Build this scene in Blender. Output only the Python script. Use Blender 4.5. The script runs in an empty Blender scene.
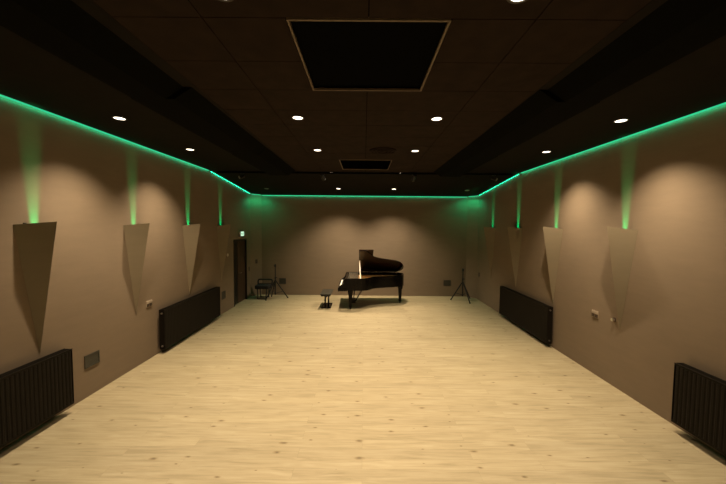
import bpy, math, random
from mathutils import Vector, Matrix
random.seed(7)
PI = math.pi
C = bpy.context.scene.collection
sc = bpy.context.scene

# ------------------------------------------------------------------ materials
def newmat(name):
    m = bpy.data.materials.new(name); m.use_nodes = True
    nt = m.node_tree; b = nt.nodes['Principled BSDF']
    return m, nt, b

def N(nt, typ, **kw):
    n = nt.nodes.new(typ)
    for k, v in kw.items():
        if hasattr(n, k): setattr(n, k, v)
    return n

def ramp(nt, stops):
    r = nt.nodes.new('ShaderNodeValToRGB'); e = r.color_ramp.elements
    while len(e) < len(stops): e.new(0.5)
    for i, (p, c) in enumerate(stops):
        e[i].position = p; e[i].color = (c[0], c[1], c[2], 1) if not isinstance(c, float) else (c, c, c, 1)
    return r

def simple(name, col, rough=0.5, metal=0.0, var=0.12, scale=20.0, bump=0.0, coat=0.0, spec=None, stretch=(1, 1, 1)):
    m, nt, b = newmat(name)
    tc = N(nt, 'ShaderNodeTexCoord'); mp = N(nt, 'ShaderNodeMapping'); mp.inputs['Scale'].default_value = stretch
    no = N(nt, 'ShaderNodeTexNoise'); no.inputs['Scale'].default_value = scale; no.inputs['Detail'].default_value = 4
    nt.links.new(tc.outputs['Object'], mp.inputs[0]); nt.links.new(mp.outputs[0], no.inputs['Vector'])
    lo = tuple(c * (1 - var) for c in col); hi = tuple(min(1, c * (1 + var)) for c in col)
    r = ramp(nt, [(0.3, lo), (0.7, hi)])
    nt.links.new(no.outputs['Fac'], r.inputs[0]); nt.links.new(r.outputs[0], b.inputs['Base Color'])
    b.inputs['Roughness'].default_value = rough; b.inputs['Metallic'].default_value = metal
    b.inputs['Coat Weight'].default_value = coat
    if spec is not None: b.inputs['Specular IOR Level'].default_value = spec
    if bump:
        bp = N(nt, 'ShaderNodeBump'); bp.inputs['Strength'].default_value = bump; bp.inputs['Distance'].default_value = 0.003
        nt.links.new(no.outputs['Fac'], bp.inputs['Height']); nt.links.new(bp.outputs[0], b.inputs['Normal'])
    return m

def emit(name, col, s):
    m, nt, b = newmat(name)
    b.inputs['Base Color'].default_value = (0.02, 0.02, 0.02, 1)
    b.inputs['Emission Color'].default_value = (*col, 1); b.inputs['Emission Strength'].default_value = s
    return m

def wall_mat(name, base, var=0.07):
    m, nt, b = newmat(name)
    L = nt.links.new
    tc = N(nt, 'ShaderNodeTexCoord')
    mp = N(nt, 'ShaderNodeMapping'); mp.inputs['Scale'].default_value = (1.0, 1.0, 5.0)
    L(tc.outputs['Object'], mp.inputs[0])
    n1 = N(nt, 'ShaderNodeTexNoise'); n1.inputs['Scale'].default_value = 2.2; n1.inputs['Detail'].default_value = 7; n1.inputs['Roughness'].default_value = 0.62
    L(mp.outputs[0], n1.inputs['Vector'])
    n2 = N(nt, 'ShaderNodeTexNoise'); n2.inputs['Scale'].default_value = 1.3; n2.inputs['Detail'].default_value = 3
    L(tc.outputs['Object'], n2.inputs['Vector'])
    mx = N(nt, 'ShaderNodeMath', operation='MULTIPLY_ADD'); mx.inputs[1].default_value = 0.6
    ms = N(nt, 'ShaderNodeMath', operation='MULTIPLY'); ms.inputs[1].default_value = 0.4
    L(n2.outputs['Fac'], ms.inputs[0]); L(n1.outputs['Fac'], mx.inputs[0]); L(ms.outputs[0], mx.inputs[2])
    r = ramp(nt, [(0.3, tuple(c * (1 - var) for c in base)), (0.7, tuple(c * (1 + var) for c in base))])
    L(mx.outputs[0], r.inputs[0]); L(r.outputs[0], b.inputs['Base Color'])
    b.inputs['Roughness'].default_value = 0.75; b.inputs['Specular IOR Level'].default_value = 0.25
    bp = N(nt, 'ShaderNodeBump'); bp.inputs['Strength'].default_value = 0.15; bp.inputs['Distance'].default_value = 0.003
    L(n1.outputs['Fac'], bp.inputs['Height']); L(bp.outputs[0], b.inputs['Normal'])
    return m

def floor_mat():
    m, nt, b = newmat('oak_planks')
    L = nt.links.new
    tc = N(nt, 'ShaderNodeTexCoord')
    br = N(nt, 'ShaderNodeTexBrick'); br.offset = 0.37; br.offset_frequency = 2
    br.inputs['Color1'].default_value = (0, 0, 0, 1); br.inputs['Color2'].default_value = (1, 1, 1, 1)
    br.inputs['Mortar'].default_value = (0.5, 0.5, 0.5, 1)
    br.inputs['Scale'].default_value = 1.0; br.inputs['Mortar Size'].default_value = 0.0009
    br.inputs['Mortar Smooth'].default_value = 0.0
    br.inputs['Brick Width'].default_value = 2.05; br.inputs['Row Height'].default_value = 0.16
    L(tc.outputs['Object'], br.inputs['Vector'])
    rnd = N(nt, 'ShaderNodeSeparateColor'); L(br.outputs['Color'], rnd.inputs[0])
    # shift grain per plank
    off = N(nt, 'ShaderNodeCombineXYZ'); m1 = N(nt, 'ShaderNodeMath', operation='MULTIPLY'); m1.inputs[1].default_value = 37.0
    L(rnd.outputs[0], m1.inputs[0]); L(m1.outputs[0], off.inputs[2])
    add = N(nt, 'ShaderNodeVectorMath', operation='ADD'); L(tc.outputs['Object'], add.inputs[0]); L(off.outputs[0], add.inputs[1])
    mp = N(nt, 'ShaderNodeMapping'); mp.inputs['Scale'].default_value = (1.1, 13.0, 1.0); L(add.outputs[0], mp.inputs[0])
    g = N(nt, 'ShaderNodeTexNoise'); g.inputs['Scale'].default_value = 1.6; g.inputs['Detail'].default_value = 8; g.inputs['Roughness'].default_value = 0.6; g.inputs['Distortion'].default_value = 0.6
    L(mp.outputs[0], g.inputs['Vector'])
    r = ramp(nt, [(0.26, (0.255, 0.205, 0.118)), (0.5, (0.35, 0.282, 0.172)), (0.74, (0.41, 0.342, 0.222))])
    L(g.outputs['Fac'], r.inputs[0])
    # plank tone
    hs = N(nt, 'ShaderNodeHueSaturation'); L(r.outputs[0], hs.inputs['Color'])
    mr = N(nt, 'ShaderNodeMapRange'); mr.inputs['To Min'].default_value = 0.94; mr.inputs['To Max'].default_value = 1.05
    L(rnd.outputs[0], mr.inputs['Value']); L(mr.outputs[0], hs.inputs['Value'])
    # knots
    mpk = N(nt, 'ShaderNodeMapping'); mpk.inputs['Scale'].default_value = (2.1, 4.6, 1.0); L(tc.outputs['Object'], mpk.inputs[0])
    nd = N(nt, 'ShaderNodeTexNoise'); nd.inputs['Scale'].default_value = 9.0
    L(tc.outputs['Object'], nd.inputs['Vector'])
    mixv = N(nt, 'ShaderNodeVectorMath', operation='MULTIPLY_ADD'); mixv.inputs[1].default_value = (0.10, 0.10, 0)
    L(nd.outputs['Color'], mixv.inputs[0]); L(mpk.outputs[0], mixv.inputs[2])
    vo = N(nt, 'ShaderNodeTexVoronoi'); vo.voronoi_dimensions = '2D'; vo.inputs['Scale'].default_value = 1.0; vo.inputs['Randomness'].default_value = 1.0
    L(mixv.outputs[0], vo.inputs['Vector'])
    vc = N(nt, 'ShaderNodeSeparateColor'); L(vo.outputs['Color'], vc.inputs[0])
    rad = N(nt, 'ShaderNodeMapRange'); rad.inputs['From Min'].default_value = 0.38; rad.inputs['From Max'].default_value = 1.0
    rad.inputs['To Min'].default_value = 0.004; rad.inputs['To Max'].default_value = 0.15; L(vc.outputs[0], rad.inputs['Value'])
    dv = N(nt, 'ShaderNodeMath', operation='DIVIDE'); L(vo.outputs['Distance'], dv.inputs[0]); L(rad.outputs[0], dv.inputs[1])
    kr = ramp(nt, [(0.2, (0.33, 0.28, 0.24)), (0.5, (0.72, 0.66, 0.58)), (1.0, (1.0, 1.0, 1.0))]); L(dv.outputs[0], kr.inputs[0])
    mk = N(nt, 'ShaderNodeMix'); mk.data_type = 'RGBA'; mk.blend_type = 'MULTIPLY'; mk.inputs[0].default_value = 0.85
    L(hs.outputs[0], mk.inputs[6]); L(kr.outputs[0], mk.inputs[7])
    # seams
    sm = N(nt, 'ShaderNodeMix'); sm.data_type = 'RGBA'; sm.inputs[7].default_value = (0.23, 0.18, 0.10, 1)
    L(br.outputs['Fac'], sm.inputs[0]); L(mk.outputs[2], sm.inputs[6])
    L(sm.outputs[2], b.inputs['Base Color'])
    b.inputs['Roughness'].default_value = 0.55; b.inputs['Specular IOR Level'].default_value = 0.3
    bp = N(nt, 'ShaderNodeBump'); bp.inputs['Strength'].default_value = 0.15; bp.inputs['Distance'].default_value = 0.002
    L(g.outputs['Fac'], bp.inputs['Height']); L(bp.outputs[0], b.inputs['Normal'])
    return m

WALLC = (0.218, 0.163, 0.110)
M = {}
M['wall'] = wall_mat('brown_plaster', WALLC)
M['sconce'] = wall_mat('painted_board', (0.215, 0.170, 0.110), 0.05)
M['floor'] = floor_mat()
M['tile'] = simple('dark_ceiling_tile', (0.021, 0.0135, 0.0095), 0.9, var=0.18, scale=6, spec=0.08)
M['sideceil'] = simple('black_ceiling_paint', (0.010, 0.008, 0.0055), 0.8, var=0.15, scale=5, spec=0.08)
M['void'] = simple('black_void', (0.004, 0.004, 0.004), 1.0, spec=0.0)
M['grid'] = simple('black_grid', (0.006, 0.005, 0.004), 0.9, spec=0.1)
M['hatch'] = simple('hatch_frame_paint', (0.13, 0.095, 0.06), 0.6)
M['duct'] = simple('matt_black_duct', (0.003, 0.003, 0.002), 0.95, spec=0.05)
M['rad'] = simple('dark_radiator_enamel', (0.010, 0.0075, 0.005), 0.5, scale=8, spec=0.12)
M['chrome'] = simple('dull_chrome', (0.55, 0.52, 0.48), 0.3, 1.0)
M['blackmetal'] = simple('black_metal', (0.010, 0.010, 0.010), 0.45)
M['plastic'] = simple('grey_plastic', (0.34, 0.27, 0.20), 0.5)
M['darkplate'] = simple('dark_grey_plate', (0.040, 0.038, 0.028), 0.5)
M['browndark'] = simple('dark_brown_plastic', (0.055, 0.032, 0.02), 0.5)
M['whiteplastic'] = simple('white_plastic', (0.6, 0.55, 0.48), 0.4)
M['lacquer'] = simple('black_lacquer', (0.004, 0.003, 0.0025), 0.16, var=0.05, spec=0.12)
M['lid_under'] = simple('lid_underside_lacquer', (0.012, 0.004, 0.002), 0.22, var=0.1, spec=0.25)  # brown of the wall mirrored in the black lid is put into this colour
M['gold'] = simple('gilded_iron_plate', (0.75, 0.48, 0.20), 0.35, 0.6, var=0.1, scale=12)
M['spruce'] = simple('spruce_soundboard', (0.62, 0.40, 0.18), 0.45, stretch=(20, 1, 1))
M['ivory'] = simple('ivory_keys', (0.88, 0.85, 0.78), 0.3, var=0.02)
M['brass'] = simple('pedal_brass', (0.75, 0.55, 0.22), 0.3, 1.0)
M['propbright'] = simple('prop_bright_line', (0.85, 0.76, 0.62), 0.35, var=0.05)  # bright glint along the lid edge, put into the prop's pale colour
M['desk'] = simple('music_desk_lacquer', (0.10, 0.085, 0.065), 0.35, var=0.6, scale=30)
M['leather'] = simple('black_leather', (0.03, 0.028, 0.022), 0.35, bump=0.5, scale=60)
M['doorwood'] = simple('dark_brown_door', (0.055, 0.03, 0.016), 0.5, stretch=(8, 8, 0.6), scale=4, var=0.3)
M['doorblack'] = simple('black_door', (0.008, 0.007, 0.005), 0.45)
M['lens'] = emit('lamp_glow', (1.0, 0.86, 0.66), 4.0)
M['lensoff'] = simple('unlit_lens', (0.22, 0.20, 0.16), 0.3)
M['ring'] = simple('dark_lamp_ring', (0.03, 0.025, 0.02), 0.5)
LEDC = (0.012, 1.0, 0.50)
M['led'] = emit('led_diffuser', (0.035, 0.62, 0.29), 1.0)
M['ledtape'] = emit('led_tape', LEDC, 11.0)
M['exit'] = emit('exit_glow', (0.62, 0.95, 0.66), 1.1)
M['exitgreen'] = emit('exit_green', (0.02, 0.35, 0.12), 0.6)
M['fabric'] = simple('black_fabric', (0.012, 0.012, 0.012), 0.9)
M['cable'] = simple('black_rubber', (0.01, 0.01, 0.01), 0.7)

# ------------------------------------------------------------------ mesh helper
class MB:
    def __init__(s): s.v = []; s.f = []; s.mi = []; s.cur = 0
    def add(s, vs, fs):
        o = len(s.v); s.v += [tuple(v) for v in vs]
        for f in fs: s.f.append(tuple(i + o for i in f)); s.mi.append(s.cur)
        return s
    def box(s, x0, x1, y0, y1, z0, z1):
        vs = [(x0, y0, z0), (x1, y0, z0), (x1, y1, z0), (x0, y1, z0), (x0, y0, z1), (x1, y0, z1), (x1, y1, z1), (x0, y1, z1)]
        return s.add(vs, [(0, 3, 2, 1), (4, 5, 6, 7), (0, 1, 5, 4), (1, 2, 6, 5), (2, 3, 7, 6), (3, 0, 4, 7)])
    def prism(s, poly, z0, z1):            # poly in xy, ccw
        n = len(poly)
        vs = [(x, y, z0) for x, y in poly] + [(x, y, z1) for x, y in poly]
        fs = [tuple(range(n))[::-1], tuple(range(n, 2 * n))] + [(i, (i + 1) % n, n + (i + 1) % n, n + i) for i in range(n)]
        return s.add(vs, fs)
    def ring(s, outer, inner, z0, z1):     # closed wall between two outlines of equal count
        n = len(outer)
        vs = [(x, y, z0) for x, y in outer] + [(x, y, z1) for x, y in outer] + [(x, y, z0) for x, y in inner] + [(x, y, z1) for x, y in inner]
        fs = []
        for i in range(n):
            j = (i + 1) % n
            fs += [(i, j, n + j, n + i), (2 * n + j, 2 * n + i, 3 * n + i, 3 * n + j), (n + i, n + j, 3 * n + j, 3 * n + i), (j, i, 2 * n + i, 2 * n + j)]
        return s.add(vs, fs)
    def extr_y(s, prof, y0, y1):           # prof in xz
        n = len(prof)
        vs = [(x, y0, z) for x, z in prof] + [(x, y1, z) for x, z in prof]
        fs = [tuple(range(n)), tuple(range(n, 2 * n))[::-1]] + [(i, n + i, n + (i + 1) % n, (i + 1) % n) for i in range(n)]
        return s.add(vs, fs)
    def tube(s, p0, p1, r0, r1=None, n=12):
        r1 = r0 if r1 is None else r1
        p0 = Vector(p0); p1 = Vector(p1); d = (p1 - p0).normalized()
        a = d.orthogonal().normalized(); b = d.cross(a)
        vs = []
        for p, r in ((p0, r0), (p1, r1)):
            vs += [p + a * math.cos(2 * PI * i / n) * r + b * math.sin(2 * PI * i / n) * r for i in range(n)]
        fs = [tuple(range(n))[::-1], tuple(range(n, 2 * n))] + [(i, (i + 1) % n, n + (i + 1) % n, n + i) for i in range(n)]
        return s.add(vs, fs)
    def path(s, pts, r, n=8):
        for a, b in zip(pts[:-1], pts[1:]): s.tube(a, b, r, r, n)
        return s
    def lathe(s, prof, c=(0, 0, 0), n=24):  # prof (r,z)
        k = len(prof)
        vs = []
        for r, z in prof:
            vs += [(c[0] + r * math.cos(2 * PI * i / n), c[1] + r * math.sin(2 * PI * i / n), c[2] + z) for i in range(n)]
        fs = [tuple(range(n))[::-1], tuple(range((k - 1) * n, k * n))]
        for q in range(k - 1):
            fs += [(q * n + i, q * n + (i + 1) % n, (q + 1) * n + (i + 1) % n, (q + 1) * n + i) for i in range(n)]
        return s.add(vs, fs)
    def rbox(s, x0, x1, y0, y1, z0, z1, r=0.02):   # rounded vertical edges + chamfer top
        poly = []
        for cx, cy, a0 in ((x1 - r, y1 - r, 0), (x0 + r, y1 - r, 90), (x0 + r, y0 + r, 180), (x1 - r, y0 + r, 270)):
            for k in range(5):
                a = math.radians(a0 + k * 22.5); poly.append((cx + r * math.cos(a), cy + r * math.sin(a)))
        return s.prism(poly, z0, z1)
    def build(s, name, mats, parent=None, bevel=0.0, smooth=False):
        me = bpy.data.meshes.new(name); me.from_pydata(s.v, [], s.f); me.update()
        import bmesh
        bm = bmesh.new(); bm.from_mesh(me)
        bmesh.ops.recalc_face_normals(bm, faces=bm.faces); bm.to_mesh(me); bm.free()
        if not isinstance(mats, (list, tuple)): mats = [mats]
        for m in mats: me.materials.append(M[m] if isinstance(m, str) else m)
        for p, i in zip(me.polygons, s.mi): p.material_index = i; p.use_smooth = smooth
        o = bpy.data.objects.new(name, me); C.objects.link(o)
        if parent is not None: o.parent = parent
        if bevel:
            b = o.modifiers.new('bevel', 'BEVEL'); b.width = bevel; b.segments = 2; b.limit_method = 'ANGLE'; b.angle_limit = math.radians(40)
        return o

def tag(o, label, cat, group=None, kind=None):
    o['label'] = label; o['category'] = cat
    if group: o['group'] = group
    if kind: o['kind'] = kind
    return o
def struct(o): o['kind'] = 'structure'; return o
def thing(name, label, cat, loc=(0, 0, 0), rz=0.0, group=None):
    o = bpy.data.objects.new(name, None); o.empty_display_size = 0.2; C.objects.link(o)
    o.location = loc; o.rotation_euler = (0, 0, rz)
    return tag(o, label, cat, group)
def dup(root, loc, rz=0.0, label=None, group=None):
    r = root.copy(); C.objects.link(r); r.location = loc; r.rotation_euler = (0, 0, rz)
    if label: r['label'] = label
    if group: r['group'] = group
    for ch in list(root.children):
        c = ch.copy(); C.objects.link(c); c.parent = r
        for g in list(ch.children):
            d = g.copy(); C.objects.link(d); d.parent = c
    return r

# ------------------------------------------------------------------ room shell
W = 4.3; YB = 12.15; Y0 = -2.5; H = 4.215; YK = 8.75; HB = 3.885
def zc(y): return H if y <= YK else H - (H - HB) * (y - YK) / (YB - YK)
DY0, DY1, DZ = 10.28, 11.42, 2.22       # door opening in the left wall
T = 0.2

struct(MB().box(-W - T, W + T, Y0 - T, YB + T, -0.15, 0).build('floor', 'floor'))
w = MB()
w.box(-W - T, -W, Y0, DY0, 0, H + 0.3); w.box(-W - T, -W, DY1, YB, 0, H + 0.3); w.box(-W - T, -W, DY0, DY1, DZ, H + 0.3)
struct(w.build('wall_left', 'wall'))
struct(MB().box(W, W + T, Y0, YB, 0, H + 0.3).build('wall_right', 'wall'))
struct(MB().box(-W - T, W + T, YB, YB + T, 0, H + 0.3).build('wall_back', 'wall'))
struct(MB().box(-W - T, W + T, Y0 - T, Y0, 0, H + 0.3).build('wall_front', 'wall'))
CH = 0.32
struct(MB().prism([(-W, YB - CH), (-W + CH, YB), (-W, YB)], 0, HB + 0.05).build('trim_1', 'wall'))
struct(MB().prism([(W, YB - CH), (W, YB), (W - CH, YB)], 0, HB + 0.05).build('trim_2', 'wall'))

# ceiling: tile field in the middle, plain black panels at the sides, sloping part over the far end
XC = 0.02; TW = 1.22; TD = 0.605; TY0 = 2.36 - 8 * TD
ceil = struct(MB().box(-W, W, Y0, YK, H + 0.05, H + 0.15).build('ceiling', 'void'))
ceil_cells = {}
def in_hatch(x0, x1, y0, y1):
    xm = (x0 + x1) / 2; ym = (y0 + y1) / 2
    return abs(xm - XC) < 0.61 and (2.36 < ym < 3.57 or 7.20 < ym < 8.41)
tm = MB(); g = 0.004
xs = [(-1.86, XC - TW), (XC - TW, XC - TW / 2), (XC - TW / 2, XC), (XC, XC + TW / 2), (XC + TW / 2, XC + TW), (XC + TW, 1.90)]
# tiles are 1.22 wide; near the hatches a half tile stays beside the opening
j = 0; y = TY0
while y < YK - 0.05:
    y1 = min(y + TD, YK)
    if y1 > Y0:
        for (a, b) in ((-1.86, XC - TW), (XC + TW, 1.90)): tm.box(a + g, b - g, max(y, Y0) + g, y1 - g, H, H + 0.02)
        if in_hatch(XC - 0.1, XC + 0.1, y, y1):
            tm.box(XC - TW + g, XC - TW / 2 - g, y + g, y1 - g, H, H + 0.02); tm.box(XC + TW / 2 + g, XC + TW - g, y + g, y1 - g, H, H + 0.02)
        else:
            tm.box(XC - TW + g, XC - g, max(y, Y0) + g, y1 - g, H, H + 0.02); tm.box(XC + g, XC + TW - g, max(y, Y0) + g, y1 - g, H, H + 0.02)
    y += TD
tm.build('tile_field', 'tile', ceil)
sp = MB(); sp.box(-W, -1.86, Y0, YK, H, H + 0.03); sp.box(1.90, W, Y0, YK, H, H + 0.03)
sp.build('side_panel', 'sideceil', ceil)
sl = MB(); e = 0.03
sl.add([(-W, YK, H), (W, YK, H), (W, YB, HB), (-W, YB, HB), (-W, YK, H + e), (W, YK, H + e), (W, YB, HB + e), (-W, YB, HB + e)],
       [(0, 3, 2, 1), (4, 5, 6, 7), (0, 1, 5, 4), (1, 2, 6, 5), (2, 3, 7, 6), (3, 0, 4, 7)])
sl.build('sloping_panel', 'sideceil', ceil)

# duct casings running along both sides of the tile field
def duct(sgn, name):
    d = MB()
    for (ya, yb, xi, xo) in ((Y0, 3.52, 2.00, 2.54), (3.52, 6.2, 1.91, 2.56), (6.2, 8.70, 1.90, 2.58)):
        prof = [(sgn * xi, H), (sgn * (xi + 0.20), H - 0.13), (sgn * (xo + 0.02), H - 0.13), (sgn * xo, H)]
        d.extr_y(prof, ya, yb)
    return struct(d.build(name, 'duct'))
duct(-1, 'trim_3'); duct(1, 'trim_4')

# ------------------------------------------------------------------ door
dr = struct(MB().box(-W - 0.10, -W + 0.012, DY0, DY0 + 0.05, 0, DZ).box(-W - 0.10, -W + 0.012, DY1 - 0.05, DY1, 0, DZ)
            .box(-W - 0.10, -W + 0.012, DY0, DY1, DZ - 0.05, DZ).build('door_1', 'doorblack'))
MB().box(-W - 0.09, -W - 0.05, DY0 + 0.05, DY0 + 0.42, 0.01, DZ - 0.05).build('side_leaf', 'doorblack', dr)
lf = MB().box(-W - 0.09, -W - 0.04, DY0 + 0.42, DY1 - 0.05, 0.01, DZ - 0.05).build('door_leaf', 'doorwood', dr)
MB().tube((-W - 0.04, DY0 + 0.50, 1.05), (-W + 0.02, DY0 + 0.50, 1.05), 0.010).tube((-W + 0.02, DY0 + 0.49, 1.05), (-W + 0.02, DY0 + 0.62, 1.05), 0.010).build('door_handle', 'chrome', lf)
MB().box(-W - T, -W - 0.1, DY0, DY1, 0, DZ).build('door_backing', 'void', dr)

# ------------------------------------------------------------------ green light strips
def strip(name, pa, pb, inn, label):
    """bar under the ceiling; inn = unit vector from the wall into the room"""
    pa = Vector(pa); pb = Vector(pb); n = Vector(inn)
    def pt(p, o, z): return p + n * o + Vector((0, 0, z))
    prof = [(0.028, -0.005), (0.032, -0.005), (0.032, -0.027), (0.028, -0.027)]
    root = bpy.data.objects.new(name, None); C.objects.link(root); root.empty_display_size = 0.1
    tag(root, label, 'light strip')
    vs = [pt(pa, o, z) for o, z in prof] + [pt(pb, o, z) for o, z in prof]
    mb = MB(); mb.add(vs, [(0, 1, 2, 3), (7, 6, 5, 4), (0, 4, 5, 1), (1, 5, 6, 2), (2, 6, 7, 3)])
    mb.build('diffuser', 'led', root)
    vs = [pt(p, o, z) for p in (pa, pb) for o, z in ((0.006, -0.018), (0.026, -0.018))]
    t = MB(); t.add(vs, [(0, 2, 3, 1)])
    t.build('light_tape', 'ledtape', root)
    vs = [pt(p, o, z) for p in (pa, pb) for o, z in ((0.0, 0.0), (0.032, 0.0), (0.032, -0.005), (0.0, -0.005))]
    r = MB(); r.add(vs, [(0, 1, 2, 3), (7, 6, 5, 4), (0, 4, 5, 1), (1, 5, 6, 2), (2, 6, 7, 3), (3, 7, 4, 0)])
    r.build('mounting_channel', 'blackmetal', root)
    return root
ee = 0.002
strip('led_strip', (-W, Y0 + 0.1, H - ee), (-W, 8.66, H - ee), (1, 0, 0), 'glowing green light strip along the top of the left wall, nearer long run')
strip('led_strip', (-W, 8.80, zc(8.80) - ee), (-W, YB - CH - 0.03, zc(YB - CH) - ee), (1, 0, 0), 'short sloping green light strip on the left wall above the exit sign')
strip('led_strip', (W, Y0 + 0.1, H - ee), (W, 8.66, H - ee), (-1, 0, 0), 'glowing green light strip along the top of the right wall, nearer long run')
strip('led_strip', (W, 8.80, zc(8.80) - ee), (W, YB - CH - 0.03, zc(YB - CH) - ee), (-1, 0, 0), 'short sloping green light strip on the right wall next to the far corner')
strip('led_strip', (-W + CH + 0.03, YB, HB - ee), (W - CH - 0.03, YB, HB - ee), (0, -1, 0), 'straight green light strip across the top of the far wall behind the piano')
s2 = math.sqrt(0.5)
zz = HB + 0.012
strip('led_strip', (-W + 0.03, YB - CH + 0.03, zz), (-W + CH - 0.03, YB - 0.03, zz), (s2, -s2, 0), 'tiny green light strip across the angled far left corner')
strip('led_strip', (W - 0.03, YB - CH + 0.03, zz), (W - CH + 0.03, YB - 0.03, zz), (-s2, -s2, 0), 'tiny green light strip across the angled far right corner')

for _s in (-1, 1):  # added spots without a fixture, for the green wash in the far corners
    _l = bpy.data.lights.new('added_corner_glow', 'SPOT'); _l.color = (0.01, 1.0, 0.42); _l.energy = 16; _l.shadow_soft_size = 0.08; _l.spot_size = math.radians(165); _l.spot_blend = 0.5
    _o = bpy.data.objects.new('added_corner_glow', _l); C.objects.link(_o); _o.location = (_s * (W - 0.37), YB - 0.37, HB - 0.02)

# ------------------------------------------------------------------ downlights
def spot(name, loc, col, power, size, blend, rot=(0, 0, 0), rad=0.05, parent=None):
    l = bpy.data.lights.new(name, 'SPOT'); l.color = col; l.energy = power
    l.spot_size = math.radians(size); l.spot_blend = blend; l.shadow_soft_size = rad
    o = bpy.data.objects.new(name, l); C.objects.link(o); o.location = loc; o.rotation_euler = rot
    if parent: o.parent = parent
    return o
WARM = (1.0, 0.80, 0.55)
def downlight(x, y, label, group, lit=True, power=150, r=0.070, slope=0.0, cone=108):
    t = thing('ceiling_downlight', label, 'ceiling light', (x, y, zc(y)), 0, group)
    t.rotation_euler = (slope, 0, 0)
    n = 28
    o_ = [(math.cos(2 * PI * i / n) * (r + 0.018), math.sin(2 * PI * i / n) * (r + 0.018)) for i in range(n)]
    i_ = [(math.cos(2 * PI * i / n) * r, math.sin(2 * PI * i / n) * r) for i in range(n)]
    MB().ring(o_, i_, -0.010, -0.001).build('trim_ring', 'ring', t)
    MB().lathe([(r - 0.001, -0.002), (r - 0.001, -0.007)], n=n).build('lens', 'lens' if lit else 'lensoff', t)
    if lit:
        spot('lamp', (0, 0, -0.02), WARM, power, cone, 1.0, (-slope, 0, 0), 0.035, t)
    return t
SLO = -math.atan((H - HB) / (YB - YK))
POW = 465; PIN = 400
rows = [(-0.94, 1.00, 2.10, 'inner', 'cut by the top edge, before the big hatch'),
        (-0.94, 1.00, 4.45, 'inner', 'just beyond the big square hatch'),
        (-0.94, 1.00, 6.31, 'inner', 'halfway between the two hatches'),
        (-0.93, 1.00, 8.86, 'inner', 'beyond the far hatch by the black rail'),
        (-0.90, 1.02, 10.9, 'inner', 'on the sloping ceiling above the piano')]
for xl, xr, y, _, where in rows:
    for x, side in ((xl, 'left'), (xr, 'right')):
        downlight(x, y, f'lit downlight {where}, {side} of its pair', 'lit downlights of the two middle rows', power=600 if y > 10 else PIN, slope=SLO if y > YK else 0, cone=116 if y > 10 else 98)
for x, y, where in ((-3.50, 4.53, 'left side ceiling, the nearer of the two in view'), (-3.50, 6.34, 'left side ceiling, the farther lit one'),
                    (3.58, 4.47, 'right side ceiling, the nearer of the two in view'), (3.60, 6.30, 'right side ceiling, the farther lit one')):
    downlight(x, y, f'lit wall downlight, {where}', 'lit downlights beside the walls', power=POW)
for x, y, where in ((-3.42, 11.0, 'above the black stool, left end of the sloping ceiling'), (3.58, 11.0, 'above the tripod, right end of the sloping ceiling')):
    downlight(x, y, f'small unlit grey downlight {where}', 'unlit downlights', lit=False, slope=SLO)
for x, y, s in ((-3.50, 2.3, 'left'), (3.58, 2.3, 'right')):
    downlight(x, y, f'lit downlight over the near radiator on the {s} side', 'downlights over the near end of the hall', power=POW * 0.2, cone=100)
for x in (-0.94, 1.0):
    for y in (0.1, -1.5):
        downlight(x, y, 'lit downlight over the near end of the hall behind the viewer', 'downlights over the near end of the hall', power=PIN, cone=98)

# ------------------------------------------------------------------ hatches, diffuser, rail
def hatch(yc, label, depth, grille=False):
    t = thing('ceiling_hatch', label, 'ceiling hatch', (XC, yc, H))
    h = TW / 2 - 0.006; d = TD - 0.006; f = 0.017
    fr = MB()
    fr.box(-h, h, -d, -d + f, -0.008, 0.015); fr.box(-h, h, d - f, d, -0.008, 0.015)
    fr.box(-h, -h + f, -d + f, d - f, -0.008, 0.015); fr.box(h - f, h, -d + f, d - f, -0.008, 0.015)
    fr.build('frame', 'hatch', t)
    if grille:
        s = MB(); k = 14
        for i in range(k):
            y = -d + f + (i + 0.5) * (2 * d - 2 * f) / k
            s.add([(-h + f, y - 0.03, -0.004), (h - f, y - 0.03, -0.004), (h - f, y + 0.02, 0.03), (-h + f, y + 0.02, 0.03),
                   (-h + f, y - 0.026, -0.006), (h - f, y - 0.026, -0.006), (h - f, y + 0.024, 0.028), (-h + f, y + 0.024, 0.028)],
                  [(0, 1, 2, 3), (7, 6, 5, 4), (0, 4, 5, 1), (1, 5, 6, 2), (2, 6, 7, 3), (3, 7, 4, 0)])
        s.build('slats', 'duct', t)
    MB().box(-h + f, h - f, -d + f, d - f, 0.034, 0.046).build('black_panel', 'void', t)
    return t
hatch(2.36 + TD, 'big black square ceiling hatch with a thin brown frame, nearest the viewer', 0.05)
hatch(2.36 + TD * 9, 'black square ceiling vent at the far end of the tiled ceiling', 0.05, True)
t = thing('round_air_diffuser', 'faint round brown air diffuser in the tiled ceiling near the far vent', 'air vent', (0.36, 6.32, H))
for i, (ra, rb) in enumerate(((0.27, 0.235), (0.20, 0.165), (0.13, 0.095))):
    n = 40
    a = [(math.cos(2 * PI * k / n) * ra, math.sin(2 * PI * k / n) * ra) for k in range(n)]
    b = [(math.cos(2 * PI * k / n) * rb, math.sin(2 * PI * k / n) * rb) for k in range(n)]
    MB().ring(a, b, -0.022 - 0.006 * i, -0.001).build('ring_vane', 'tile', t)
MB().lathe([(0.055, -0.001), (0.055, -0.03), (0.03, -0.036)]).build('hub', 'tile', t)

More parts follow.
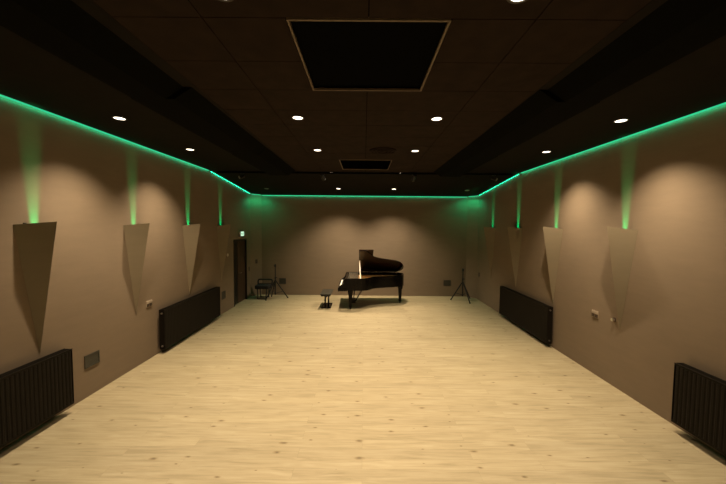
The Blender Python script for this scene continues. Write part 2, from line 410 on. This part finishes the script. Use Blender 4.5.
rl = thing('lighting_rail', 'thin black lighting rail across the ceiling before the sloping part', 'rail', (0, 8.80, zc(8.8)))
MB().box(-4.1, 4.1, -0.02, 0.02, -0.05, -0.012).build('rail_bar', 'duct', rl)
for i in range(6):
    x = -3.9 + i * 1.56
    MB().box(x - 0.015, x + 0.015, -0.012, 0.012, -0.014, 0.008).build('bracket', 'duct', rl)
def spotlight(x, label, aim):
    t = thing('spotlight', label, 'spotlight', (x, 8.80, zc(8.8) - 0.051))
    MB().box(-0.05, 0.05, -0.018, 0.018, -0.022, 0.0).build('rail_adapter', 'blackmetal', t)
    MB().tube((0, 0, -0.022), (0, 0, -0.06), 0.010).build('stem', 'blackmetal', t)
    d = Vector(aim).normalized(); c = Vector((0, 0, -0.10))
    MB().tube(c - d * 0.07, c + d * 0.08, 0.042, 0.052, 18).build('lamp_head', 'blackmetal', t, bevel=0.004)
    MB().tube(c + d * 0.075, c + d * 0.084, 0.044, 0.044, 18).build('lens', 'lensoff', t)
spotlight(-1.16, 'black spotlight hanging from the rail, left of the far ceiling vent', (0.3, 0.5, -0.8))
spotlight(1.38, 'black spotlight hanging from the rail, right of the far ceiling vent', (-0.3, 0.5, -0.8))
spotlight(-3.42, 'black spotlight at the left end of the rail near the wall', (-0.5, -0.5, -0.3))
spotlight(3.60, 'black spotlight at the right end of the rail near the wall', (0.5, -0.5, -0.3))

# ------------------------------------------------------------------ wall sconces
def sconce(y, right, label, clip=False):
    x = W if right else -W
    t = thing('wall_sconce', label, 'wall light', (x, y, 0), PI if right else 0.0, 'pointed wall lights on the right wall' if right else 'pointed wall lights on the left wall')
    zt, zb, hw, p, th = 2.685, 0.97, 0.25, 0.30, 0.012
    A = (0.001, -hw, zt); B = (0.001, hw, zt); Cc = (p, 0, zt + 0.045); Tt = (0.004, 0, zb)
    A2 = (0.001, -hw + 0.02, zt - 0.0); B2 = (0.001, hw - 0.02, zt); C2 = (p - 0.016, 0, zt + 0.045); T2 = (0.002, 0, zb + 0.09)
    near = MB(); near.add([A, Cc, Tt, A2, C2, T2], [(0, 1, 2), (5, 4, 3), (0, 3, 4, 1), (1, 4, 5, 2), (2, 5, 3, 0)])
    far = MB(); far.add([B, Cc, Tt, B2, C2, T2], [(2, 1, 0), (3, 4, 5), (1, 4, 3, 0), (2, 5, 4, 1), (0, 3, 5, 2)])
    near.build('side_panel', 'sconce', t); far.build('side_panel', 'sconce', t)
    MB().box(0.015, 0.085, -0.035, 0.035, 2.07, 2.09).tube((0.055, 0, 2.09), (0.055, 0, 2.15), 0.024, 0.030, 18).build('lamp_holder', 'blackmetal', t)
    MB().tube((0.055, 0, 2.151), (0.055, 0, 2.156), 0.026, 0.026, 18).build('lens', 'led', t)
    if clip:
        MB().box(0.035, 0.055, -0.17, -0.14, zt - 0.05, zt + 0.025).build('black_clip', 'blackmetal', t)
    # narrow green uplight inside
    s = spot('uplight', (0.055, 0, 2.17), (0.0, 1.0, 0.30), 480, 14, 1.0, (PI, math.radians(-4.0), 0), 0.010, t)
    return t
sconce(4.07, False, 'pointed wall light above the near left radiator, black clip on top', True)
sconce(5.83, False, 'pointed wall light on the left wall between the two radiators')
sconce(7.64, False, 'pointed wall light above the far left radiator')
sconce(9.37, False, 'pointed wall light on the left wall just before the door')
sconce(5.18, True, 'large pointed wall light on the right wall between the two radiators')
sconce(7.03, True, 'pointed wall light at the near end of the far right radiator')
sconce(8.77, True, 'pointed wall light above the far end of the far right radiator')
sconce(10.50, True, 'pointed wall light on the right wall nearest the far corner')

# ------------------------------------------------------------------ radiators
def radiator(y0, L, right, label, z0=0.09, ft=0.155, near_valve=False):
    x = W if right else -W
    # root at the wall, length runs along local y from -L/2 to L/2; local +x points into the room
    t = thing('radiator', label, 'radiator', (x, y0 + L / 2, 0), PI if right else 0.0)
    z1 = 0.93; h = L / 2; bk = 0.045
    # ribbed front panel
    n = int(L / 0.052); pr = []
    m = MB()
    xs_ = []
    for i in range(n):
        ya = -h + 0.02 + i * (L - 0.04) / n; st = (L - 0.04) / n
        xs_ += [(ft - 0.006, ya), (ft - 0.006, ya + st * 0.22), (ft, ya + st * 0.38), (ft, ya + st * 0.84)]
    xs_.append((ft - 0.006, h - 0.02))
    za, zb = z0 + 0.03, z1 - 0.03
    vs = []
    for (px, py) in xs_: vs += [(px, py, za), (px, py, zb), (ft - 0.025, py, za), (ft - 0.025, py, zb)]
    fs = []
    for i in range(len(xs_) - 1):
        a = i * 4; b = a + 4
        fs += [(a, b, b + 1, a + 1), (a + 2, a + 3, b + 3, b + 2), (a + 1, b + 1, b + 3, a + 3), (a, a + 2, b + 2, b)]
    fs += [(0, 1, 3, 2), (len(vs) - 4, len(vs) - 2, len(vs) - 1, len(vs) - 3)]
    m.add(vs, fs)
    m.box(ft - 0.025, ft - 0.004, -h + 0.006, h - 0.006, zb, z1 - 0.002); m.box(ft - 0.025, ft - 0.004, -h + 0.006, h - 0.006, z0, za)
    m.build('front_panel', 'rad', t)
    MB().box(bk, bk + 0.015, -h + 0.006, h - 0.006, z0, z1 - 0.01).build('rear_panel', 'rad', t)
    cv = MB()
    for i in range(int(L / 0.05)):
        ya = -h + 0.02 + i * 0.05
        cv.box(bk + 0.017, ft - 0.027, ya, ya + 0.003, z0 + 0.03, z1 - 0.04)
    cv.build('convector_fins', 'rad', t)
    gr = MB()
    gr.box(bk, bk + 0.008, -h, h, z1 - 0.006, z1); gr.box(ft - 0.010, ft - 0.0, -h, h, z1 - 0.006, z1)
    k = int(L / 0.022)
    for i in range(k):
        ya = -h + i * L / k
        gr.box(bk + 0.008, ft - 0.010, ya, ya + 0.009, z1 - 0.005, z1)
    gr.build('top_grille', 'rad', t)
    for s in (-1, 1):
        MB().box(bk - 0.002, ft - 0.004, min(s * h, s * (h - 0.005)), max(s * h, s * (h - 0.005)), z0, z1 - 0.007).build('side_cover', 'rad', t)
    for s in (-1, 1):
        for z in (z0 + 0.075, z1 - 0.075):
            MB().tube((0.105, s * (h + 0.001), z), (0.105, s * (h + 0.022), z), 0.020, 0.016, 14).build('plug', 'chrome', t)
    for yy in (-h + 0.4, h - 0.4):
        MB().box(0.001, bk - 0.001, yy - 0.02, yy + 0.02, z0 + 0.1, z1 - 0.1).build('wall_bracket', 'rad', t)
    s = -1 if right != near_valve else 1
    yv = s * (h + 0.055)
    MB().tube((0.105, yv, 0.0), (0.105, yv, 0.15), 0.009).tube((0.105, yv, 0.175), (0.105, s * (h + 0.022), 0.175), 0.011).build('feed_pipe', 'chrome', t)
    MB().tube((0.105, yv, 0.14), (0.105, yv, 0.215), 0.019, 0.016, 14).build('valve', 'chrome', t)
    return t
radiator(4.36 - 2.65, 2.65, False, 'long dark ribbed radiator at the near end of the left wall', 0.13, 0.165, True)
radiator(6.42, 2.54, False, 'long dark radiator on the left wall nearer the door')
radiator(4.09 - 2.65, 2.65, True, 'long dark ribbed radiator at the near end of the right wall', 0.13, 0.165, True)
radiator(6.96, 2.50, True, 'long dark radiator on the right wall nearer the far corner')

# ------------------------------------------------------------------ wall plates and small fittings
def grille_plate(x, y, z, wd, ht, axis, label):
    """axis: 'L','R','B' wall"""
    rz = {'L': 0.0, 'R': PI, 'B': -PI / 2}[axis]
    t = thing('wall_vent', label, 'wall plate', (x, y, z), rz)
    hw, hh = wd / 2, ht / 2; f = 0.02
    fr = MB(); fr.box(0.0005, 0.014, -hw, hw, hh - f, hh); fr.box(0.0005, 0.014, -hw, hw, -hh, -hh + f)
    fr.box(0.0005, 0.014, -hw, -hw + f, -hh + f, hh - f); fr.box(0.0005, 0.014, hw - f, hw, -hh + f, hh - f)
    fr.build('frame', 'darkplate', t, bevel=0.002)
    MB().box(0.0005, 0.007, -hw + f, hw - f, -hh + f, hh - f).build('cover', 'darkplate', t)
    return t
grille_plate(-W, 4.85, 0.56, 0.27, 0.20, 'L', 'dark grey rectangular plate low on the left wall between the radiators')
grille_plate(-W, 9.50, 0.56, 0.25, 0.24, 'L', 'dark brown plate low on the left wall between radiator and door')
grille_plate(-3.17, YB, 0.54, 0.26, 0.23, 'B', 'dark plate low on the far wall behind the left tripod')
grille_plate(3.26, YB, 0.53, 0.28, 0.22, 'B', 'dark plate low on the far wall beside the right tripod')
def socket(x, y, z, rz, label, pair=True):
    t = thing('wall_socket', label, 'wall socket', (x, y, z), rz)
    MB().box(0.0005, 0.010, -0.080, 0.080, -0.045, 0.085).build('plate', 'plastic', t, bevel=0.003)
    for s in (-1, 1):
        MB().box(0.0105, 0.018, s * 0.040 - 0.030, s * 0.040 + 0.030, 0.0 - 0.035, 0.022).build('dark_insert', 'browndark', t)
    MB().box(0.0105, 0.020, -0.075, 0.075, 0.032, 0.070).build('cover_flap', 'plastic', t)
    return t
socket(-W, 6.19, 1.10, 0.0, 'small double wall socket below the second left wall light')
socket(W, 5.74, 1.10, PI, 'small double wall socket on the right wall beside the large wall light')
t = thing('wall_sensor', 'small round white sensor on the left wall beside the last wall light', 'sensor', (-W, 9.82, 1.765))
MB().tube((0.0005, 0, 0), (0.02, 0, 0), 0.045, 0.040, 20).build('body', 'whiteplastic', t)
MB().tube((0.0205, 0, 0), (0.026, 0, 0), 0.015, 0.012, 14).build('eye', 'plastic', t)
t = thing('thermostat', 'small dark round thermostat on the right wall beside the tip of the large wall light', 'thermostat', (W, 5.30, 1.145), PI)
MB().tube((0.0005, 0, 0), (0.012, 0, 0), 0.035, 0.035, 18).build('rose', 'browndark', t)
MB().tube((0.0125, 0, 0), (0.05, 0, 0), 0.020, 0.026, 18).build('grip', 'chrome', t)
def switch(x, y, z, rz, label):
    t = thing('light_switch', label, 'switch', (x, y, z), rz)
    MB().box(0.0005, 0.010, -0.045, 0.045, -0.08, 0.08).build('plate', 'darkplate', t, bevel=0.002)
    for zz_ in (-0.037, 0.037):
        MB().box(0.0105, 0.015, -0.030, 0.030, zz_ - 0.03, zz_ + 0.03).build('rocker', 'browndark', t)
switch(-W + CH / 2 + 0.0005, YB - CH / 2 - 0.0005, 1.32, -PI / 4, 'dark tall switch on the angled far left corner above the stool')
switch(-W, 11.66, 1.08, 0.0, 'dark switch on the left wall between door and far corner')
switch(W, 11.60, 0.95, PI, 'dark tall switch on the right wall near the far corner')

# exit sign
t = thing('exit_sign', 'small glowing pale green exit sign above the door', 'exit sign', (-W, 10.93, 2.41))
MB().box(0.0005, 0.045, -0.15, 0.15, -0.085, 0.085).build('housing', 'plastic', t, bevel=0.004)
fc = MB().box(0.0455, 0.049, -0.140, 0.140, -0.075, 0.075).build('glowing_face', 'exit', t)
def pic(pts, w=0.009):
    m_ = MB()
    for (a, b) in pts: m_.tube((0.052, a[0], a[1]), (0.052, b[0], b[1]), w / 2, w / 2, 6)
    return m_
man = pic([((0.055, 0.030), (0.035, -0.010)), ((0.035, -0.010), (0.060, -0.030)), ((0.060, -0.030), (0.055, -0.055)), ((0.035, -0.010), (0.010, -0.030)), ((0.010, -0.030), (-0.008, -0.030)),
           ((0.055, 0.028), (0.030, 0.020)), ((0.030, 0.020), (0.020, 0.002)), ((0.055, 0.028), (0.078, 0.006))], 0.010)
man.tube((0.0495, 0.064, 0.048), (0.0545, 0.064, 0.048), 0.010, 0.010, 14)
man.build('running_figure_symbol', 'exitgreen', t)
pic([((-0.03, 0.0), (-0.11, 0.0)), ((-0.11, 0.0), (-0.08, 0.03)), ((-0.11, 0.0), (-0.08, -0.03))], 0.012).build('arrow_symbol', 'exitgreen', t)

# ------------------------------------------------------------------ grand piano
PX, PY = -0.84, 10.73
pn = thing('grand_piano', 'black grand piano with raised lid standing before the far wall', 'piano', (PX, PY, 0), math.radians(1.0))
def smooth_poly(ctrl, k=6):
    out = []
    n = len(ctrl)
    for i in range(n - 1):
        p0 = ctrl[max(i - 1, 0)]; p1 = ctrl[i]; p2 = ctrl[i + 1]; p3 = ctrl[min(i + 2, n - 1)]
        for q in range(k):
            t_ = q / k
            out.append(tuple(0.5 * ((2 * p1[d]) + (-p0[d] + p2[d]) * t_ + (2 * p0[d] - 5 * p1[d] + 4 * p2[d] - p3[d]) * t_ ** 2 + (-p0[d] + 3 * p1[d] - 3 * p2[d] + p3[d]) * t_ ** 3) for d in (0, 1)))
    out.append(ctrl[-1]); return out
HWD = 0.75
curve = smooth_poly([(0.80, -HWD), (0.93, -0.69), (1.03, -0.56), (1.14, -0.40), (1.30, -0.29), (1.60, -0.19), (1.92, -0.10), (2.12, 0.02), (2.24, 0.20), (2.28, 0.42), (2.22, 0.62), (2.08, 0.73), (1.90, HWD)])
def outline(x0, off=0.0):
    pts = [(x0, -HWD)] + curve + [(x0, HWD)]
    if off == 0: return pts
    n = len(pts); res = []
    for i, p in enumerate(pts):
        a = Vector(pts[max(i - 1, 0)]); b = Vector(pts[min(i + 1, n - 1)])
        d = (b - a).normalized(); nrm = Vector((-d.y, d.x))
        if i in (0, n - 1): res.append((x0 + off, p[1] + (off if p[1] < 0 else -off)))
        else: res.append((p[0] + nrm.x * off, p[1] + nrm.y * off))
    return res
RZ0, RZ1 = 0.63, 1.025
X0 = 0.26
MB().ring(outline(X0), outline(X0, 0.035), RZ0, RZ1).build('rim', 'lacquer', pn)
MB().prism(outline(X0 + 0.036, 0.036)[0:], RZ0 + 0.02, RZ0 + 0.05).build('bottom_board', 'lacquer', pn)
MB().prism(outline(X0 + 0.037, 0.045), 0.86, 0.875).build('soundboard', 'spruce', pn)
# iron plate with strut bars, strings
pl = outline(X0 + 0.04, 0.07)
ip = MB().ring(pl, outline(X0 + 0.16, 0.17), 0.905, 0.925)
ip.box(X0 + 0.15, X0 + 0.50, -0.60, 0.60, 0.90, 0.924)
for (a, b) in (((0.70, -0.30), (1.45, -0.13)), ((0.70, 0.0), (1.85, 0.15)), ((0.70, 0.32), (1.95, 0.45))):
    d = (Vector(b) - Vector(a)).normalized(); nn = Vector((-d.y, d.x)) * 0.018
    ip.prism([(a[0] + nn.x, a[1] + nn.y), (a[0] - nn.x, a[1] - nn.y), (b[0] - nn.x, b[1] - nn.y), (b[0] + nn.x, b[1] + nn.y)], 0.905, 0.955)
ip.build('iron_plate', 'gold', pn)
st = MB()
for i in range(44):
    y = -0.58 + i * 1.16 / 43
    xe = 0.95 if y < -0.5 else (0.95 + (y + 0.5) * 2.4 if y < -0.1 else 1.9)
    st.tube((0.70, y, 0.945), (min(xe, 1.95), y * 0.92 + 0.05, 0.945), 0.0012, 0.0012, 4)
so = st.build('strings', 'chrome', pn); so['kind'] = 'stuff'
# keybed, cheeks, key slip
kb = MB().box(0.02, X0 + 0.034, -HWD + 0.001, HWD - 0.001, RZ0 - 0.02, 0.70)
kb.build('keybed', 'lacquer', pn, bevel=0.008)
MB().box(0.0, 0.03, -HWD, HWD, RZ0 - 0.03, 0.735).build('key_slip', 'lacquer', pn, bevel=0.004)
for s in (-1, 1):
    prof = [(0.035, 0.701), (X0 - 0.002, 0.701), (X0 - 0.002, RZ1), (X0 - 0.04, RZ1), (X0 - 0.07, 0.97), (X0 - 0.09, 0.90), (X0 - 0.13, 0.83), (0.05, 0.775), (0.035, 0.745)]
    MB().extr_y(prof, s * 0.69 if s > 0 else -HWD, HWD if s > 0 else -0.69).build('cheek', 'lacquer', pn)
MB().box(X0 - 0.025, X0 - 0.001, -0.688, 0.688, 0.74, RZ1 - 0.02).build('fallboard', 'lacquer', pn)
# keys: 52 white (one part, key gaps are geometry) and black keys
kw = MB(); kw_w = 1.228 / 52
for i in range(52):
    y = -0.614 + i * kw_w
    kw.box(0.045, X0 - 0.027, y + 0.0006, y + kw_w - 0.0006, 0.715, 0.745)
kw.box(0.045, X0 - 0.027, -0.687, -0.617, 0.702, 0.735); kw.box(0.045, X0 - 0.027, 0.617, 0.687, 0.702, 0.735)
k_ = kw.build('white_keys', 'ivory', pn); k_['kind'] = 'stuff'
kbk = MB(); pat = [0, 1, 3, 4, 5]
for o in range(8):
    for q in pat:
        i = 2 + o * 7 + q
        if i < 51: kbk.box(0.10, X0 - 0.027, -0.614 + (i + 1) * kw_w - 0.005, -0.614 + (i + 1) * kw_w + 0.005, 0.746, 0.757)
k_ = kbk.build('black_keys', 'lacquer', pn); k_['kind'] = 'stuff'
# folded flat music desk over the tuning pins
md = MB(); zd = RZ1 - 0.022
for i in range(9):
    md.box(0.33 + i * 0.036, 0.35 + i * 0.036, -0.62, 0.62, zd, zd + 0.012)
for yv in (-0.64, -0.32, 0.0, 0.32, 0.62): md.box(0.31, 0.66, yv - 0.018, yv + 0.018, zd - 0.003, zd + 0.016)
md.build('music_desk', 'desk', pn)
# raised main lid
ang = math.radians(35.5)
LX0 = 0.67
lidroot_z = RZ1 + 0.004
def lidpt(x, y, t=0.0):  # y across from hinge at +HWD
    d = HWD - y
    return (x, HWD - d * math.cos(ang) + t * math.sin(ang) * 1.0, lidroot_z + d * math.sin(ang) + t * math.cos(ang))
lo_ = outline(LX0); lo_ = [(x, y) for x, y in lo_]
def lid_slab(poly, t0, t1):
    n = len(poly); mb = MB()
    vs = [lidpt(x, y, t0) for x, y in poly] + [lidpt(x, y, t1) for x, y in poly]
    fs = [tuple(range(n))[::-1], tuple(range(n, 2 * n))] + [(i, (i + 1) % n, n + (i + 1) % n, n + i) for i in range(n)]
    return mb.add(vs, fs)
lid_o = [(x, y * 1.0) for x, y in lo_]
lid = lid_slab(lid_o, 0.0, 0.022).build('lid', 'lid_under', pn)
fl = lid_slab([(LX0 + 0.005, -HWD), (LX0 + 0.48, -HWD), (LX0 + 0.48, HWD - 0.02), (LX0 + 0.005, HWD - 0.02)], 0.028, 0.046).build('folded_front_flap', 'lid_under', pn)
for xh in (0.85, 1.3, 1.75):
    MB().tube((xh - 0.04, HWD + 0.004, RZ1 + 0.012), (xh + 0.04, HWD + 0.004, RZ1 + 0.012), 0.010).build('hinge', 'brass', pn)
# lid prop
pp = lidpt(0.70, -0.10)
MB().tube((0.72, -0.715, RZ1 - 0.02), (pp[0], pp[1], pp[2] - 0.003), 0.018, 0.014, 10).build('lid_prop', 'propbright', pn)
# legs
def leg(x, y, zt=RZ0 - 0.02):
    lg = MB(); hw = 0.075
    for (za, zb, wa, wb) in ((zt, zt - 0.12, 0.090, 0.074), (zt - 0.12, 0.12, 0.064, 0.044), (0.12, 0.050, 0.050, 0.046)):
        vs = [(x - wa, y - wa, za), (x + wa, y - wa, za), (x + wa, y + wa, za), (x - wa, y + wa, za), (x - wb, y - wb, zb), (x + wb, y - wb, zb), (x + wb, y + wb, zb), (x - wb, y + wb, zb)]
        lg.add(vs, [(0, 1, 2, 3), (7, 6, 5, 4), (0, 4, 5, 1), (1, 5, 6, 2), (2, 6, 7, 3), (3, 7, 4, 0)])
    o = lg.build('leg', 'lacquer', pn)
    MB().tube((x - 0.022, y, 0.026), (x + 0.022, y, 0.026), 0.025, 0.025, 16).build('caster', 'blackmetal', o)
leg(0.40, -0.60); leg(0.40, 0.60); leg(2.14, 0.28, RZ0 - 0.0)
# pedal lyre
ly = MB(); ly.box(0.50, 0.56, -0.20, 0.20, RZ0 - 0.05, RZ0 + 0.02)
for s in (-1, 1): ly.tube((0.53, s * 0.15, RZ0 - 0.05), (0.50, s * 0.08, 0.20), 0.022, 0.018)
ly.box(0.43, 0.57, -0.17, 0.17, 0.08, 0.20)
lyo = ly.build('pedal_lyre', 'lacquer', pn)
for s in (-1, 0, 1):
    MB().box(0.33, 0.429, s * 0.075 - 0.012, s * 0.075 + 0.012, 0.095, 0.105).tube((0.33, s * 0.075, 0.098), (0.36, s * 0.075, 0.098), 0.018, 0.018, 10).build('pedal', 'brass', lyo)
for s in (-1, 1):
    MB().tube((0.57, s * 0.10, 0.14), (0.86, s * 0.14, RZ0 + 0.015), 0.011, 0.011).build('lyre_brace', 'lacquer', pn)

# bench
bn = thing('piano_bench', 'black padded piano bench before the keyboard', 'bench', (-1.235, 10.47, 0), 0.0)
MB().rbox(-0.175, 0.175, -0.41, 0.41, 0.455, 0.50, 0.03).build('seat', 'leather', bn, bevel=0.014)
MB().box(-0.155, 0.155, -0.38, 0.38, 0.415, 0.454).build('seat_frame', 'lacquer', bn)
for s in (-1, 1):
    MB().box(s * 0.055 - 0.024, s * 0.055 + 0.024, -0.06, 0.06, 0.035, 0.414).build('post', 'lacquer', bn, bevel=0.004)
MB().rbox(-0.16, 0.16, -0.32, 0.32, 0.004, 0.034, 0.03).build('base_plate', 'lacquer', bn, bevel=0.006)
for s in (-1, 1):
    MB().tube((0.02, s * 0.381, 0.42), (0.02, s * 0.43, 0.42), 0.028, 0.028, 16).build('height_knob', 'blackmetal', bn)

# ------------------------------------------------------------------ tripod stands
def tripod(loc, top, hub, legs, label, arm):
    t = thing('tripod_stand', label, 'tripod stand', loc)
    MB().tube((0, 0, 0.16), (0, 0, hub + 0.14), 0.024).build('lower_tube', 'blackmetal', t)
    MB().tube((0, 0, hub + 0.14), (0, 0, top - 0.05), 0.018).build('upper_tube', 'blackmetal', t)
    MB().tube((0, 0, hub - 0.035), (0, 0, hub + 0.035), 0.036, 0.036, 16).build('hub_collar', 'blackmetal', t)
    MB().tube((0, 0, hub + 0.11), (0, 0, hub + 0.17), 0.028, 0.026, 14).tube((0.02, 0, hub + 0.14), (0.07, 0, hub + 0.14), 0.013).build('clamp_knob', 'blackmetal', t)
    MB().tube((0, 0, top - 0.10), (0, 0, top), 0.034, 0.034, 14).tube((0, 0, top - 0.06), (arm, 0, top - 0.06), 0.012).build('top_cap', 'blackmetal', t)
    MB().tube((0, 0, 0.19), (0, 0, 0.25), 0.034, 0.034, 16).build('sliding_collar', 'blackmetal', t)
    for lx, ly_ in legs:
        d = Vector((lx, ly_, 0)); u = d.normalized()
        foot = Vector((lx, ly_, 0.018)); hubp = u * 0.03 + Vector((0, 0, hub))
        lg = MB().tube(hubp, foot, 0.023, 0.018).build('leg', 'blackmetal', t)
        MB().tube((lx, ly_, 0.001), (lx + u.x * 0.0, ly_, 0.05), 0.023, 0.018).build('rubber_foot', 'cable', lg)
        mid = hubp.lerp(foot, 0.60)
        MB().tube(u * 0.03 + Vector((0, 0, 0.22)), mid, 0.009).build('brace', 'blackmetal', t)
tripod((-3.25, 11.42, 0), 1.29, 0.66, [(0.42, 0.16), (-0.27, -0.26), (-0.25, 0.36)], 'black tripod stand on the floor beside the stool, far left', -0.06)
tripod((3.65, 11.45, 0), 1.19, 0.66, [(-0.40, 0.08), (0.13, -0.44), (0.38, 0.30)], 'black tripod stand on the floor in the far right corner', 0.0)

# ------------------------------------------------------------------ stool with low open back
t = thing('low_back_chair', 'black low-backed chair in the far left corner beside the tripod', 'chair', (-3.72, 11.50, 0), 0.0)
MB().rbox(-0.26, 0.26, -0.20, 0.20, 0.38, 0.51, 0.06).build('seat', 'fabric', t, bevel=0.02)
def arc(pts, r): return MB().path(pts, r, 10)
bp_ = [(-0.25, 0.20, 0.44), (-0.265, 0.23, 0.57)]
for k in range(7):
    a = PI - k * PI / 12; bp_.append((-0.215 + 0.05 * math.cos(a), 0.24, 0.62 + 0.05 * math.sin(a)))
bp2 = bp_ + [(-x, y, z) for x, y, z in bp_[::-1]]
arc(bp2, 0.028).build('back_frame', 'blackmetal', t)
MB().box(-0.25, 0.25, 0.21, 0.235, 0.512, 0.53).build('back_rail', 'fabric', t)
for sx in (-1, 1):
    for sy in (-1, 1):
        MB().tube((sx * 0.17, sy * 0.15, 0.379), (sx * 0.15, sy * 0.17, 0.025), 0.020).build('leg', 'blackmetal', t)
MB().tube((-0.17, -0.17, 0.02), (0.17, -0.17, 0.02), 0.016).tube((-0.17, 0.17, 0.02), (0.17, 0.17, 0.02), 0.016).build('floor_bar', 'blackmetal', t)
# ------------------------------------------------------------------ world, camera, view
wd = bpy.data.worlds.new('world'); sc.world = wd; wd.use_nodes = True
wd.node_tree.nodes['Background'].inputs[0].default_value = (0.01, 0.01, 0.01, 1)
wd.node_tree.nodes['Background'].inputs[1].default_value = 0.2

F = 313.0
cam = bpy.data.cameras.new('camera'); cam.sensor_fit = 'HORIZONTAL'; cam.sensor_width = 36.0; cam.lens = 36.0 * F / 726.0
cam.clip_start = 0.05; cam.clip_end = 100
co = bpy.data.objects.new('camera', cam); C.objects.link(co); sc.camera = co
pitch = -math.atan(15.5 / F); yaw = -1.0 / F; roll = math.radians(0.5)
Fv = Vector((math.sin(yaw) * math.cos(pitch), math.cos(yaw) * math.cos(pitch), math.sin(pitch)))
R0 = Vector((math.cos(yaw), -math.sin(yaw), 0)); U0 = R0.cross(Fv)
R = R0 * math.cos(roll) + U0 * math.sin(roll); U = U0 * math.cos(roll) - R0 * math.sin(roll)
mt = Matrix(((R.x, U.x, -Fv.x), (R.y, U.y, -Fv.y), (R.z, U.z, -Fv.z))).to_4x4()
mt.translation = Vector((0, 0, 2.7)); co.matrix_world = mt

vs_ = sc.view_settings
sc.display_settings.display_device = 'sRGB'
vs_.view_transform = 'Standard'; vs_.look = 'None'; vs_.gamma = 1.0; vs_.use_curve_mapping = False
vs_.exposure = 0.0
